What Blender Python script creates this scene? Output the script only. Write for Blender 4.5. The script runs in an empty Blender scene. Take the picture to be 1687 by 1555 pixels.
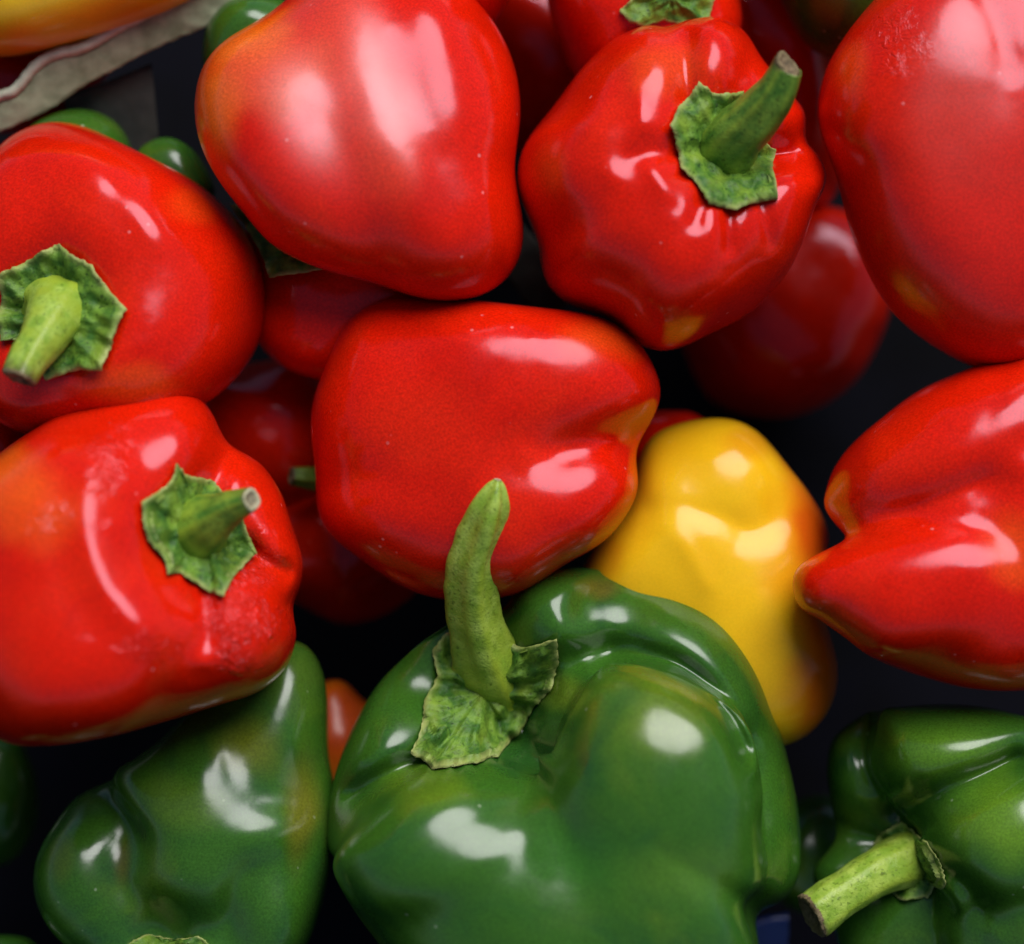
import bpy, bmesh, math, random
import numpy as np
from mathutils import Vector, Matrix
from mathutils.bvhtree import BVHTree

# ------------------------------------------------------------------ camera, sky, sun, exposure
S = 0.00017            # metres per photo pixel on the plane through the middle of the pile
D = 0.80               # camera distance to that plane
PITCH = math.radians(60)
MID = Vector((0, 0, 0.12))
RX = Vector((1, 0, 0)); UP = Vector((0, math.sin(PITCH), math.cos(PITCH))); TO = Vector((0, -math.cos(PITCH), math.sin(PITCH)))
ROT = Matrix((RX, UP, TO)).transposed()          # view frame -> world
scn = bpy.context.scene
col = scn.collection

cam_d = bpy.data.cameras.new('camera'); cam = bpy.data.objects.new('camera', cam_d); col.objects.link(cam)
cam.matrix_world = Matrix.Translation(MID + TO * D) @ ROT.to_4x4()
cam_d.sensor_width = 36; cam_d.lens = 36 * D / (1687 * S)
cam_d.clip_start = 0.01; cam_d.clip_end = 100
cam_d.dof.use_dof = True; cam_d.dof.focus_distance = D - 60 * S; cam_d.dof.aperture_fstop = 3.8
scn.camera = cam

SUN_V = (RX * 0.27 + UP * 0.70 + TO * 0.66).normalized()
sun_el = math.asin(SUN_V.z); sun_az = math.atan2(SUN_V.x, SUN_V.y)
w = bpy.data.worlds.new('World'); scn.world = w; w.use_nodes = True
nt = w.node_tree; bg = nt.nodes['Background']
sky = nt.nodes.new('ShaderNodeTexSky'); sky.sky_type = 'NISHITA'; sky.sun_disc = False
sky.sun_elevation = sun_el; sky.sun_rotation = sun_az; sky.air_density = 0.7; sky.dust_density = 1.0; sky.ozone_density = 1.0
nt.links.new(sky.outputs[0], bg.inputs['Color']); bg.inputs['Strength'].default_value = 0.05
sl = bpy.data.lights.new('sun', 'SUN'); sl.energy = 3.2; sl.angle = math.radians(46); sl.color = (1.0, 0.97, 0.97)
so = bpy.data.objects.new('sun', sl); col.objects.link(so)
so.rotation_euler = (-SUN_V).to_track_quat('-Z', 'Y').to_euler()
scn.view_settings.view_transform = 'Standard'; scn.view_settings.look = 'None'
scn.view_settings.exposure = 0.35; scn.view_settings.gamma = 1.0
try: scn.cycles.use_denoising = True
except Exception: pass

# ------------------------------------------------------------------ helpers
def smooth(x): x = np.clip(x, 0, 1); return x * x * (3 - 2 * x)

def sines(P, wl, seed, n=10):
    """smooth pseudo noise in -1..1 ; wl = wave length in px"""
    r = np.random.RandomState(seed); out = np.zeros(len(P))
    for _ in range(n):
        d = r.normal(size=3); d /= np.linalg.norm(d)
        out += np.sin(P @ d * (2 * math.pi / (wl * r.uniform(0.7, 1.5))) + r.uniform(0, 6.28))
    return out / math.sqrt(n) / 1.2

def tag(o, label=None, cat=None, group=None, kind=None):
    if label: o['label'] = label
    if cat: o['category'] = cat
    if group: o['group'] = group
    if kind: o['kind'] = kind
    return o

class Frame:
    """local px frame of one object: centre at photo pixel (cx, cy), z px nearer the camera than the middle plane"""
    def __init__(s, cx, cy, z):
        s.cx, s.cy, s.z = cx, cy, z
        s.k = S * (D - z * S) / D
        s.c = MID + RX * ((cx - 843.5) * s.k) + UP * (-(cy - 777.5) * s.k) + TO * (z * S)
    def loc(s, pts, dz=0.0):               # [(px,py,dz)] -> local px (x right, y up, z to camera)
        a = np.array(pts, float)
        if a.shape[1] == 2: a = np.c_[a, np.full(len(a), float(dz))]
        q = (D - (s.z + a[:, 2]) * S) / (D - s.z * S)      # a point nearer the lens sits closer to the optical axis
        return np.c_[(a[:, 0] - 843.5) * q - (s.cx - 843.5), -((a[:, 1] - 777.5) * q - (s.cy - 777.5)), a[:, 2]]
    def world(s, L):                       # local px -> metres relative to the frame centre, world axes
        R = np.array(ROT)
        return (L * s.k) @ R.T

def mesh_obj(name, fr, L, faces, mat, parent=None, attrs=None, smooth_shade=True):
    me = bpy.data.meshes.new(name)
    V = fr.world(L)
    me.from_pydata(V.tolist(), [], faces if isinstance(faces, list) else faces.tolist())
    if smooth_shade: me.polygons.foreach_set('use_smooth', [True] * len(me.polygons))
    me.materials.append(mat)
    for k, v in (attrs or {}).items():
        v = np.asarray(v, np.float32)
        if v.ndim == 1:
            a = me.attributes.new(k, 'FLOAT', 'POINT'); a.data.foreach_set('value', v)
        else:
            a = me.attributes.new(k, 'FLOAT_COLOR', 'POINT'); a.data.foreach_set('color', v.ravel())
    me.update()
    o = bpy.data.objects.new(name, me); col.objects.link(o)
    if parent is not None: o.parent = parent
    else: o.location = fr.c
    return o

ICO = {}
def ico(n):
    if n not in ICO:
        bm = bmesh.new(); bmesh.ops.create_icosphere(bm, subdivisions=n, radius=1)
        V = np.array([v.co[:] for v in bm.verts]); V /= np.linalg.norm(V, axis=1)[:, None]
        F = np.array([[v.index for v in f.verts] for f in bm.faces]); bm.free()
        ICO[n] = (V, F)
    return ICO[n]

def catmull(P, n=8, closed=True):
    P = np.array(P, float); m = len(P); out = []
    rng = range(m) if closed else range(m - 1)
    for i in rng:
        g = (lambda j: P[j % m]) if closed else (lambda j: P[min(max(j, 0), m - 1)])
        p0, p1, p2, p3 = g(i - 1), g(i), g(i + 1), g(i + 2)
        for t in np.arange(n) / n:
            out.append(0.5 * ((2 * p1) + (-p0 + p2) * t + (2 * p0 - 5 * p1 + 4 * p2 - p3) * t * t + (-p0 + 3 * p1 - 3 * p2 + p3) * t ** 3))
    if not closed: out.append(P[-1])
    return np.array(out)

def polar_profile(P2, nb=360, closed_sample=True):
    """star outline -> radius per angle bin, by ray / segment crossings (largest)"""
    ang = (np.arange(nb) + 0.5) * 2 * math.pi / nb - math.pi
    a = P2; b = np.roll(P2, -1, axis=0)
    R = np.zeros(nb)
    for i, t in enumerate(ang):
        d = np.array([math.cos(t), math.sin(t)])
        e = b - a
        den = d[0] * e[:, 1] - d[1] * e[:, 0]
        den = np.where(abs(den) < 1e-9, 1e-9, den)
        u = (a[:, 0] * e[:, 1] - a[:, 1] * e[:, 0]) / den
        v = (a[:, 0] * d[1] - a[:, 1] * d[0]) / den
        ok = (v >= -1e-6) & (v <= 1 + 1e-6) & (u > 0)
        R[i] = u[ok].max() if ok.any() else np.nan
    if np.isnan(R).any():
        g = ~np.isnan(R); R = np.interp(ang, ang[g], R[g], period=2 * math.pi)
    return ang, R

def csmooth(v, sig):
    n = len(v); k = np.arange(-3 * sig, 3 * sig + 1); g = np.exp(-0.5 * (k / sig) ** 2); g /= g.sum()
    return np.convolve(np.r_[v[-3 * sig:], v, v[:3 * sig]], g, 'valid')

def warp_to(L, target, fr):
    ang, Rt = target; nb = len(ang)
    ax, ay = fr.cx - 843.5, -(fr.cy - 777.5); q = (D - (fr.z + L[:, 2]) * S) / (D - fr.z * S)
    L = L.copy(); L[:, 0] = (L[:, 0] + ax) / q - ax; L[:, 1] = (L[:, 1] + ay) / q - ay    # as seen, so near bulges count at their real size
    for sig in ((16, 12, 9, 7, 5, 3, 2) if len(L) > 20000 else (16, 12, 9, 8)):
        th = np.arctan2(L[:, 1], L[:, 0]); r = np.hypot(L[:, 0], L[:, 1])
        b = np.clip(((th + math.pi) / (2 * math.pi) * nb).astype(int), 0, nb - 1)
        Rm = np.zeros(nb); np.maximum.at(Rm, b, r)
        bad = Rm <= 1
        if bad.any(): Rm[bad] = np.interp(ang[bad], ang[~bad], Rm[~bad], period=2 * math.pi)
        Rm = csmooth(Rm, 2)
        s = csmooth(Rt / Rm, sig)
        if sig < 8: s = np.clip(s, 0.93, 1.07)
        f = np.interp(th, ang, s, period=2 * math.pi)
        f = 1 + (f - 1) * smooth(r / (Rm[b] * 0.5 + 1e-6))
        L[:, 0] *= f; L[:, 1] *= f
    L[:, 0] = (L[:, 0] + ax) * q - ax; L[:, 1] = (L[:, 1] + ay) * q - ay
    return L

EDG = {}
def relax(L, sub, F, n):
    if sub not in EDG:
        e = np.vstack([F[:, [0, 1]], F[:, [1, 2]], F[:, [2, 0]]]); e = np.vstack([e, e[:, ::-1]])
        EDG[sub] = (e, np.bincount(e[:, 0], minlength=len(L)).astype(float))
    e, deg = EDG[sub]
    for _ in range(n):
        A = np.stack([np.bincount(e[:, 0], weights=L[e[:, 1], k], minlength=len(L)) for k in range(3)], 1) / deg[:, None]
        L = L * 0.35 + A * 0.65
    return L

def seg_dist(P, poly):
    """distance of 2d points to polyline"""
    best = np.full(len(P), 1e9)
    for a, b in zip(poly[:-1], poly[1:]):
        e = b - a; t = np.clip(((P - a) @ e) / (e @ e + 1e-9), 0, 1)
        q = a + t[:, None] * e
        best = np.minimum(best, np.hypot(*(P - q).T))
    return best

def rot_axis(axis):
    z = np.array(axis, float); z /= np.linalg.norm(z)
    h = np.array([0, 1, 0.]) if abs(z[1]) < 0.9 else np.array([1, 0, 0.])
    x = np.cross(h, z); x /= np.linalg.norm(x); y = np.cross(z, x)
    return np.stack([x, y, z], 1)            # columns

def auto_lobes(axis, R, Lh, n=4, phase=0.0, off=0.42, seed=1, fat=0.66):
    """n long lobes round the axis; returns ellipsoids (centre, radii, rotation)"""
    r = random.Random(seed); M = rot_axis(axis); out = []
    for i in range(n):
        t = phase + 2 * math.pi * (i + r.uniform(-0.12, 0.12)) / n
        q = off * R * r.uniform(0.92, 1.1)
        c = M @ np.array([math.cos(t) * q, math.sin(t) * q, Lh * r.uniform(-0.05, 0.06)])
        ca, sa = math.cos(t), math.sin(t)
        Rl = M @ np.array([[ca, -sa, 0], [sa, ca, 0], [0, 0, 1]])
        k = r.uniform(0.94, 1.06)
        out.append((c, (R * fat * k, R * (fat + 0.04) * k, Lh * 0.98 * r.uniform(0.95, 1.05)), Rl))
    return out

def body(fr, lobes, outline=None, sub=6, soft=14, dents=(), strokes=(), noise=0.012, seed=1, rl=18, taper=None, box=1.3, tilt=(0, 0)):
    """closed lobed solid; lobes = ellipsoids in local px; outline = photo px polygon of its contour"""
    V, F = ico(sub)
    rs = []
    for c, rad, Rl in lobes:
        Ri = np.array(Rl).T; o = Ri @ (-np.array(c, float)); d = V @ Ri.T
        rad = np.array(rad, float); o = o / rad; d = d / rad
        A = (d * d).sum(1); B = d @ o; C = o @ o - 1
        disc = B * B - A * C
        h = disc / A
        rs.append((-B + np.sqrt(A) * h / (h * h + 0.02) ** 0.25) / A)
    rs = np.array(rs) / soft; m = rs.max(0)
    r = soft * (m + np.log(np.exp(rs - m).sum(0)))
    r = np.maximum(r, 12)
    size = np.median(r)
    r = r * (1 + noise * sines(V * 100, 95, seed) + noise * 0.35 * sines(V * 100, 38, seed + 7))
    L = V * r[:, None]
    L = relax(L, sub, F, rl if sub >= 6 else 8)
    if taper is not None:
        ax, amt = taper; ax = np.array(ax, float); ax /= np.linalg.norm(ax)
        h = L @ ax; hm = abs(h).max(); perp = L - h[:, None] * ax
        L = h[:, None] * ax + perp * (1 + amt * h / hm)[:, None]
    if outline is not None:
        o = fr.loc([(p[0], p[1]) for p in outline])[:, :2]
        o = catmull(o, 10)
        L = relax(warp_to(L, polar_profile(o), fr), sub, F, 12 if sub >= 6 else 3)
    if box != 1.0:                              # peppers are boxier than eggs
        for sg in (1, -1):
            m_ = L[:, 2] * sg > 0; Z = np.quantile(L[m_, 2] * sg, 0.999); t = np.clip(L[m_, 2] * sg / Z, 0, 1)
            L[m_, 2] = sg * Z * (1 - (1 - t) ** box)
    L[:, 2] += tilt[0] * L[:, 0] + tilt[1] * L[:, 1]   # leans towards or away from the viewer
    # dents and strokes press the side towards the camera
    if dents or strokes:
        fv = L[F]; nrm = np.cross(fv[:, 1] - fv[:, 0], fv[:, 2] - fv[:, 0])
        vn = np.zeros_like(L)
        for j in range(3): np.add.at(vn, F[:, j], nrm)
        vn /= np.linalg.norm(vn, axis=1)[:, None] + 1e-9
        wgt = smooth((vn[:, 2] + 0.15) / 0.55)
        dz = np.zeros(len(L))
        for (px, py, rx, dep) in dents:
            c = fr.loc([(px, py)], 130)[0, :2]
            q = ((L[:, :2] - c) ** 2).sum(1) / rx ** 2
            dz -= dep * np.exp(-q * 1.2)
        for st in strokes:
            pl, wd, dep = st[:3]
            c = catmull(fr.loc(pl, 130)[:, :2], 6, closed=False)
            dd = seg_dist(L[:, :2], c)
            # fade at both ends
            t0 = np.hypot(*(L[:, :2] - c[0]).T); t1 = np.hypot(*(L[:, :2] - c[-1]).T)
            fade = smooth((t1 + 4) / (wd * 2.5)) if len(st) < 4 else smooth((t1 + 4) / (wd * 2.5)) * smooth((t0 + 4) / (wd * 2.5))
            dz -= dep * fade * np.exp(-np.abs(dd / wd) ** 1.5)
        L[:, 2] += dz * wgt
        L = relax(L, sub, F, 5)
        if outline is not None: L = warp_to(L, polar_profile(o), fr)
    return L, F

def paint(fr, L, spots, seed=3):
    """colour patches: (px,py,rx,ry,(r,g,b),weight)"""
    C = np.zeros((len(L), 4))
    nz = sines(L, 110, seed, 16) * 0.35 + sines(L, 45, seed + 1, 16) * 0.1
    for px, py, rx, ry, c, wt in spots:
        q = fr.loc([(px, py)], 130)[0]
        d = np.sqrt(((L[:, 0] - q[0]) / rx) ** 2 + ((L[:, 1] - q[1]) / ry) ** 2)
        a = smooth(1.25 - d + nz * 0.5) * wt * (L[:, 2] > -220)
        a = a[:, None]
        C[:, :3] = np.where(a > 0, (C[:, :3] * C[:, 3:4] * (1 - a) + np.array(c) * a) / np.maximum(C[:, 3:4] * (1 - a) + a, 1e-6), C[:, :3])
        C[:, 3:4] = C[:, 3:4] * (1 - a) + a
    return C

def area(fr, L, spots, seed=5, soft_wl=60):
    W = np.zeros(len(L)); nz = sines(L, soft_wl, seed, 16) * 0.4
    for px, py, rx, ry, wt in spots:
        q = fr.loc([(px, py)], 130)[0]
        d = np.sqrt(((L[:, 0] - q[0]) / rx) ** 2 + ((L[:, 1] - q[1]) / ry) ** 2)
        W = np.maximum(W, smooth(1.3 - d + nz) * wt)
    return W

# ------------------------------------------------------------------ materials
def nodes(name):
    m = bpy.data.materials.new(name); m.use_nodes = True
    return m, m.node_tree.nodes, m.node_tree.links, m.node_tree.nodes['Principled BSDF']

def N(ns, t, **kw):
    n = ns.new(t)
    for k, v in kw.items():
        if k in n.inputs: n.inputs[k].default_value = v
        else: setattr(n, k, v)
    return n

def mixc(ns, ls, fac, a, b, blend='MIX'):
    m = ns.new('ShaderNodeMix'); m.data_type = 'RGBA'; m.blend_type = blend
    for sock, v in ((0, fac), (6, a), (7, b)):
        if hasattr(v, 'links'): ls.new(v, m.inputs[sock])
        else: m.inputs[sock].default_value = v if not isinstance(v, tuple) else (*v, 1)
    return m.outputs[2]

def ramp(ns, ls, src, a, b):
    r = ns.new('ShaderNodeMapRange'); r.interpolation_type = 'SMOOTHSTEP'
    r.inputs[1].default_value = a; r.inputs[2].default_value = b
    ls.new(src, r.inputs[0]); return r.outputs[0]

def skin_mat(name, base, dark, light, sss=0.12, tint=(1, 1, 1), rough=0.2, sssr=(1, .15, .06), patch=0.5, spec=0.5, grn=1.9):
    m, ns, ls, p = nodes(name)
    tc = ns.new('ShaderNodeTexCoord'); oi = ns.new('ShaderNodeObjectInfo')
    off = ns.new('ShaderNodeVectorMath'); off.operation = 'ADD'
    sc = ns.new('ShaderNodeVectorMath'); sc.operation = 'SCALE'; sc.inputs['Scale'].default_value = 7.0
    comb = ns.new('ShaderNodeCombineXYZ')
    for i in range(3): ls.new(oi.outputs['Random'], comb.inputs[i])
    ls.new(comb.outputs[0], sc.inputs[0]); ls.new(tc.outputs['Object'], off.inputs[0]); ls.new(sc.outputs[0], off.inputs[1])
    co = off.outputs[0]
    def noise(scale, det=3, dist=0.0):
        n = N(ns, 'ShaderNodeTexNoise', Scale=scale, Detail=det, Distortion=dist); ls.new(co, n.inputs['Vector']); return n.outputs['Fac']
    big = noise(22, 4, 0.6); fine = noise(260, 3); grain = noise(1500, 2)
    c = mixc(ns, ls, ramp(ns, ls, big, 0.5, 0.78), base, light)
    f2 = ns.new('ShaderNodeMath'); f2.operation = 'MULTIPLY'; f2.inputs[1].default_value = patch
    ls.new(ramp(ns, ls, noise(34, 4, 1.0), 0.45, 0.75), f2.inputs[0])
    c = mixc(ns, ls, f2.outputs[0], c, dark)
    # sparse pale lenticels and tiny scars
    vo = N(ns, 'ShaderNodeTexVoronoi', Scale=150.0); ls.new(co, vo.inputs['Vector'])
    sp = ns.new('ShaderNodeMapRange'); sp.inputs[1].default_value = 0.10; sp.inputs[2].default_value = 0.05; ls.new(vo.outputs['Distance'], sp.inputs[0])
    sm = ns.new('ShaderNodeMath'); sm.operation = 'MULTIPLY'; ls.new(sp.outputs[0], sm.inputs[0]); ls.new(ramp(ns, ls, noise(60, 2), 0.56, 0.62), sm.inputs[1])
    sm2 = ns.new('ShaderNodeMath'); sm2.operation = 'MULTIPLY'; sm2.inputs[1].default_value = 0.55; ls.new(sm.outputs[0], sm2.inputs[0])
    c = mixc(ns, ls, sm2.outputs[0], c, tuple(min(0.8, 0.25 + x) for x in light))
    at = ns.new('ShaderNodeAttribute'); at.attribute_name = 'tint'
    c = mixc(ns, ls, at.outputs['Alpha'], c, at.outputs['Color'])
    # tiny pores and print-like mottling
    g = ns.new('ShaderNodeMapRange'); g.inputs[1].default_value = 0.25; g.inputs[2].default_value = 0.75; g.inputs[3].default_value = 1 - 0.13 * grn; g.inputs[4].default_value = 1 + 0.12 * grn
    ls.new(grain, g.inputs[0])
    hs = ns.new('ShaderNodeHueSaturation'); ls.new(c, hs.inputs['Color']); ls.new(g.outputs[0], hs.inputs['Value'])
    ls.new(hs.outputs[0], p.inputs['Base Color'])
    rr = ns.new('ShaderNodeMapRange'); rr.inputs[1].default_value = 0.3; rr.inputs[2].default_value = 0.7
    rr.inputs[3].default_value = rough - 0.05; rr.inputs[4].default_value = rough + 0.07
    ls.new(noise(120, 4), rr.inputs[0])
    at3 = ns.new('ShaderNodeAttribute'); at3.attribute_name = 'dusty'
    ra = ns.new('ShaderNodeMath'); ra.operation = 'MULTIPLY_ADD'; ra.inputs[1].default_value = 0.05
    ls.new(at3.outputs['Fac'], ra.inputs[0]); ls.new(rr.outputs[0], ra.inputs[2]); ls.new(ra.outputs[0], p.inputs['Roughness'])
    p.inputs['Subsurface Weight'].default_value = sss; p.inputs['Subsurface Radius'].default_value = sssr; p.inputs['Subsurface Scale'].default_value = 0.004
    p.inputs['Specular Tint'].default_value = (*tint, 1); p.inputs['Specular IOR Level'].default_value = spec
    ls.new(at3.outputs['Fac'], p.inputs['Coat Weight']); p.inputs['Coat Roughness'].default_value = 0.42; p.inputs['Coat IOR'].default_value = 1.6
    # relief: slow unevenness, fine peel, local wrinkles
    b1 = N(ns, 'ShaderNodeBump', Strength=0.3, Distance=0.0022); ls.new(noise(34, 2, 0.5), b1.inputs['Height'])
    b2 = N(ns, 'ShaderNodeBump', Strength=0.22, Distance=0.0002); ls.new(fine, b2.inputs['Height']); ls.new(b1.outputs[0], b2.inputs['Normal'])
    wr = ns.new('ShaderNodeAttribute'); wr.attribute_name = 'wrinkle'
    wn = noise(240, 3, 2.2)
    ab = ns.new('ShaderNodeMath'); ab.operation = 'SUBTRACT'; ab.inputs[1].default_value = 0.5; ls.new(wn, ab.inputs[0])
    a2 = ns.new('ShaderNodeMath'); a2.operation = 'ABSOLUTE'; ls.new(ab.outputs[0], a2.inputs[0])
    ws = ns.new('ShaderNodeMath'); ws.operation = 'MULTIPLY'; ls.new(a2.outputs[0], ws.inputs[0]); ls.new(wr.outputs['Fac'], ws.inputs[1])
    b3 = N(ns, 'ShaderNodeBump', Strength=0.8, Distance=0.003); ls.new(ws.outputs[0], b3.inputs['Height']); ls.new(b2.outputs[0], b3.inputs['Normal'])
    ls.new(b3.outputs[0], p.inputs['Normal'])
    return m

RED = skin_mat('red_skin', (0.64, 0.011, 0.001), (0.46, 0.005, 0.001), (0.66, 0.018, 0.002), sss=0.15, tint=(1.0, 0.76, 0.92), rough=0.17, spec=0.42)
GREEN = skin_mat('green_skin', (0.034, 0.115, 0.010), (0.014, 0.072, 0.014), (0.085, 0.165, 0.010), sss=0.08, rough=0.2, sssr=(.4, 1, .15), patch=0.8, spec=0.6)
YELLOW = skin_mat('yellow_skin', (0.80, 0.46, 0.008), (0.74, 0.34, 0.005), (0.82, 0.52, 0.012), sss=0.2, rough=0.18, patch=0.2, grn=0.4, spec=0.3, sssr=(1, .6, .1))
ORANGE = skin_mat('orange_skin', (0.75, 0.25, 0.006), (0.72, 0.14, 0.004), (0.80, 0.38, 0.01), sss=0.2, rough=0.3, sssr=(1, .4, .05))

def leafy_mat(name, a, b, edge, tip, rough=0.5, rel=0.6):
    """a/b mottled greens; attribute 'rim' paler edge, 'tipw' dry brown end, 'glow' young yellow green"""
    m, ns, ls, p = nodes(name)
    tc = ns.new('ShaderNodeTexCoord')
    def noise(scale, det=4, dist=0.4):
        n = N(ns, 'ShaderNodeTexNoise', Scale=scale, Detail=det, Distortion=dist); ls.new(tc.outputs['Object'], n.inputs['Vector']); return n.outputs['Fac']
    c = mixc(ns, ls, ramp(ns, ls, noise(210), 0.35, 0.68), a, b)
    c = mixc(ns, ls, ramp(ns, ls, noise(900, 2), 0.50, 0.80), c, tuple(x * 0.35 for x in a))
    def att(n):
        q = ns.new('ShaderNodeAttribute'); q.attribute_name = n; return q.outputs['Fac']
    c = mixc(ns, ls, att('glow'), c, (0.30, 0.40, 0.03))
    c = mixc(ns, ls, att('rim'), c, edge)
    c = mixc(ns, ls, att('tipw'), c, mixc(ns, ls, ramp(ns, ls, noise(500, 3), 0.4, 0.6), tip, tuple(x * 0.3 for x in tip)))
    ls.new(c, p.inputs['Base Color']); p.inputs['Roughness'].default_value = rough
    p.inputs['Specular IOR Level'].default_value = 0.35
    b1 = N(ns, 'ShaderNodeBump', Strength=rel, Distance=0.0008); ls.new(noise(330, 4, 1.2), b1.inputs['Height'])
    b2 = N(ns, 'ShaderNodeBump', Strength=0.5, Distance=0.0003); ls.new(noise(1600, 2), b2.inputs['Height']); ls.new(b1.outputs[0], b2.inputs['Normal'])
    ls.new(b2.outputs[0], p.inputs['Normal'])
    return m
CALYX = leafy_mat('calyx_green', (0.035, 0.12, 0.012), (0.14, 0.27, 0.025), (0.42, 0.45, 0.14), (0.10, 0.07, 0.03), 0.55)
STEM = leafy_mat('stem_green', (0.055, 0.16, 0.016), (0.15, 0.28, 0.03), (0.3, 0.4, 0.1), (0.16, 0.11, 0.05), 0.42, 0.25)
STEMY = leafy_mat('stem_bright_green', (0.20, 0.34, 0.03), (0.36, 0.50, 0.08), (0.3, 0.4, 0.1), (0.14, 0.12, 0.05), 0.38, 0.2)
CUT = leafy_mat('cut_stem_end', (0.42, 0.42, 0.24), (0.55, 0.52, 0.34), (0.3, 0.3, 0.12), (0.2, 0.14, 0.08), 0.7)
DRY = leafy_mat('dry_stem_end', (0.10, 0.07, 0.03), (0.26, 0.20, 0.10), (0.4, 0.36, 0.2), (0.2, 0.14, 0.08), 0.8)

def simple_mat(name, a, b, scale, rough, stretch=None, bump=0.3):
    m, ns, ls, p = nodes(name)
    tc = ns.new('ShaderNodeTexCoord'); mp = ns.new('ShaderNodeMapping'); ls.new(tc.outputs['Object'], mp.inputs[0])
    if stretch: mp.inputs['Rotation'].default_value = (0, 0, stretch[0]); mp.inputs['Scale'].default_value = stretch[1]
    n = N(ns, 'ShaderNodeTexNoise', Scale=scale, Detail=5.0); ls.new(mp.outputs[0], n.inputs['Vector'])
    ls.new(mixc(ns, ls, ramp(ns, ls, n.outputs['Fac'], 0.3, 0.7), a, b), p.inputs['Base Color'])
    p.inputs['Roughness'].default_value = rough
    bp = N(ns, 'ShaderNodeBump', Strength=bump, Distance=0.001); ls.new(n.outputs['Fac'], bp.inputs['Height']); ls.new(bp.outputs[0], p.inputs['Normal'])
    return m
WOOD = simple_mat('weathered_wood', (0.18, 0.20, 0.11), (0.32, 0.34, 0.21), 160, 0.8)
WOODL = simple_mat('pale_wood_edge', (0.44, 0.45, 0.32), (0.58, 0.59, 0.44), 260, 0.8)
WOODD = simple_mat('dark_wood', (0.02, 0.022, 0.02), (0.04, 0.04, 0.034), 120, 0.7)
TRAY = simple_mat('dark_blue_plastic', (0.002, 0.002, 0.003), (0.003, 0.003, 0.006), 30, 0.9, bump=0.1)
TRAY.node_tree.nodes['Principled BSDF'].inputs['Specular IOR Level'].default_value = 0.1
BLUE = simple_mat('blue_plastic', (0.006, 0.018, 0.10), (0.01, 0.03, 0.16), 30, 0.4, bump=0.1)

# ------------------------------------------------------------------ stems and calyces
def bvh_of(L, F): return BVHTree.FromPolygons(L.tolist(), F.tolist())
def hit(bvh, x, y, default=0.0):
    h = bvh.ray_cast(Vector((x, y, 2000)), Vector((0, 0, -1)))
    if h[0] is not None: return h[0].z
    q = bvh.find_nearest(Vector((x, y, default)))
    return q[0].z if q[0] is not None else default

def calyx(fr, bvh, outline, centre, root, seed=1, lift=12, thick=13, hump=22, hump_r=0.42, mat=None, curl=3, follow=0.55, crumple=0.85):
    """leafy star draped on the shoulder: outline in photo px"""
    mat = mat or CALYX
    c = fr.loc([centre])[0, :2]; z1 = hit(bvh, c[0], c[1]) + lift
    c = fr.loc([centre], z1)[0, :2]
    o = fr.loc([(p[0], p[1]) for p in outline], z1)[:, :2]
    # jagged but smooth contour
    rs = random.Random(seed); pts = []
    for i in range(len(o)):
        a, b = o[i], o[(i + 1) % len(o)]
        for t in np.arange(0, 1, 1 / 9):
            p = a * (1 - t) + b * t
            s = math.sin(math.pi * t)
            inward = (c - p) / (np.hypot(*(c - p)) + 1e-6)
            pts.append(p + inward * s * rs.uniform(-0.5, 1.5) + np.array([rs.uniform(-1, 1), rs.uniform(-1, 1)]) * 1.1)
    pts = np.array(pts); n = len(pts); NR = 16
    zs_out = np.array([hit(bvh, p[0], p[1]) for p in pts])
    zc = hit(bvh, c[0], c[1])
    L = []; rim = []; dk = []
    rad = np.hypot(*(pts - c).T)
    for k in range(NR + 1):
        f = k / NR
        for i, p in enumerate(pts):
            q = c + (p - c) * f
            zb = hit(bvh, q[0], q[1])
            zl = zc * (1 - f) + zs_out[i] * f
            z = zb * follow + max(zb, zl) * (1 - follow)
            L.append((q[0], q[1], z + lift + hump * math.exp(-(f / hump_r) ** 2)))
            rim.append(max(0.0, (f - 0.90) / 0.10) if k < NR else 1.0); dk.append(0)
    L = np.array(L)
    ff = np.repeat(np.arange(NR + 1) / NR, n)
    amp = smooth((ff - 0.15) / 0.25)
    L[:, 2] += amp * (sines(L, 34, seed) * 6.0 + sines(L, 15, seed + 1) * 2.6) * crumple
    ang = np.tile(np.arctan2(*(pts - c).T[::-1]), NR + 1)
    L[:, 2] += amp * 3.0 * np.sin(ang * 9 + seed)           # veins running out to the points
    nz = sines(np.c_[np.tile(pts, (NR + 1, 1)), np.zeros(len(L))], 70, seed + 3)
    L[:, 2] += smooth((ff - 0.8) / 0.2) * curl * (0.5 + nz)
    faces = []
    for k in range(NR):
        for i in range(n):
            a = k * n + i; b = k * n + (i + 1) % n
            faces.append((a, a + n, b + n, b))
    top = len(L)
    out = L[NR * n:(NR + 1) * n].copy()
    e1 = out.copy(); e1[:, 2] -= thick * 0.8
    d = (c - out[:, :2]); d /= np.hypot(*d.T)[:, None] + 1e-6
    e2 = e1.copy(); e2[:, :2] += d * 14; e2[:, 2] -= 6
    L = np.vstack([L, e1, e2])
    for ring in range(2):
        base = NR * n + ring * n
        for i in range(n):
            a = base + i; b = base + (i + 1) % n
            faces.append((a, a + n, b + n, b))
    rim = np.array(rim + [1] * n + [0.3] * n, float) * (0.65 + 0.35 * sines(L, 40, seed + 5))
    return L, faces, {'rim': np.clip(rim, 0, 1), 'glow': np.clip(0.35 * sines(L, 50, seed + 8), 0, 1) * 0.8}

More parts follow.
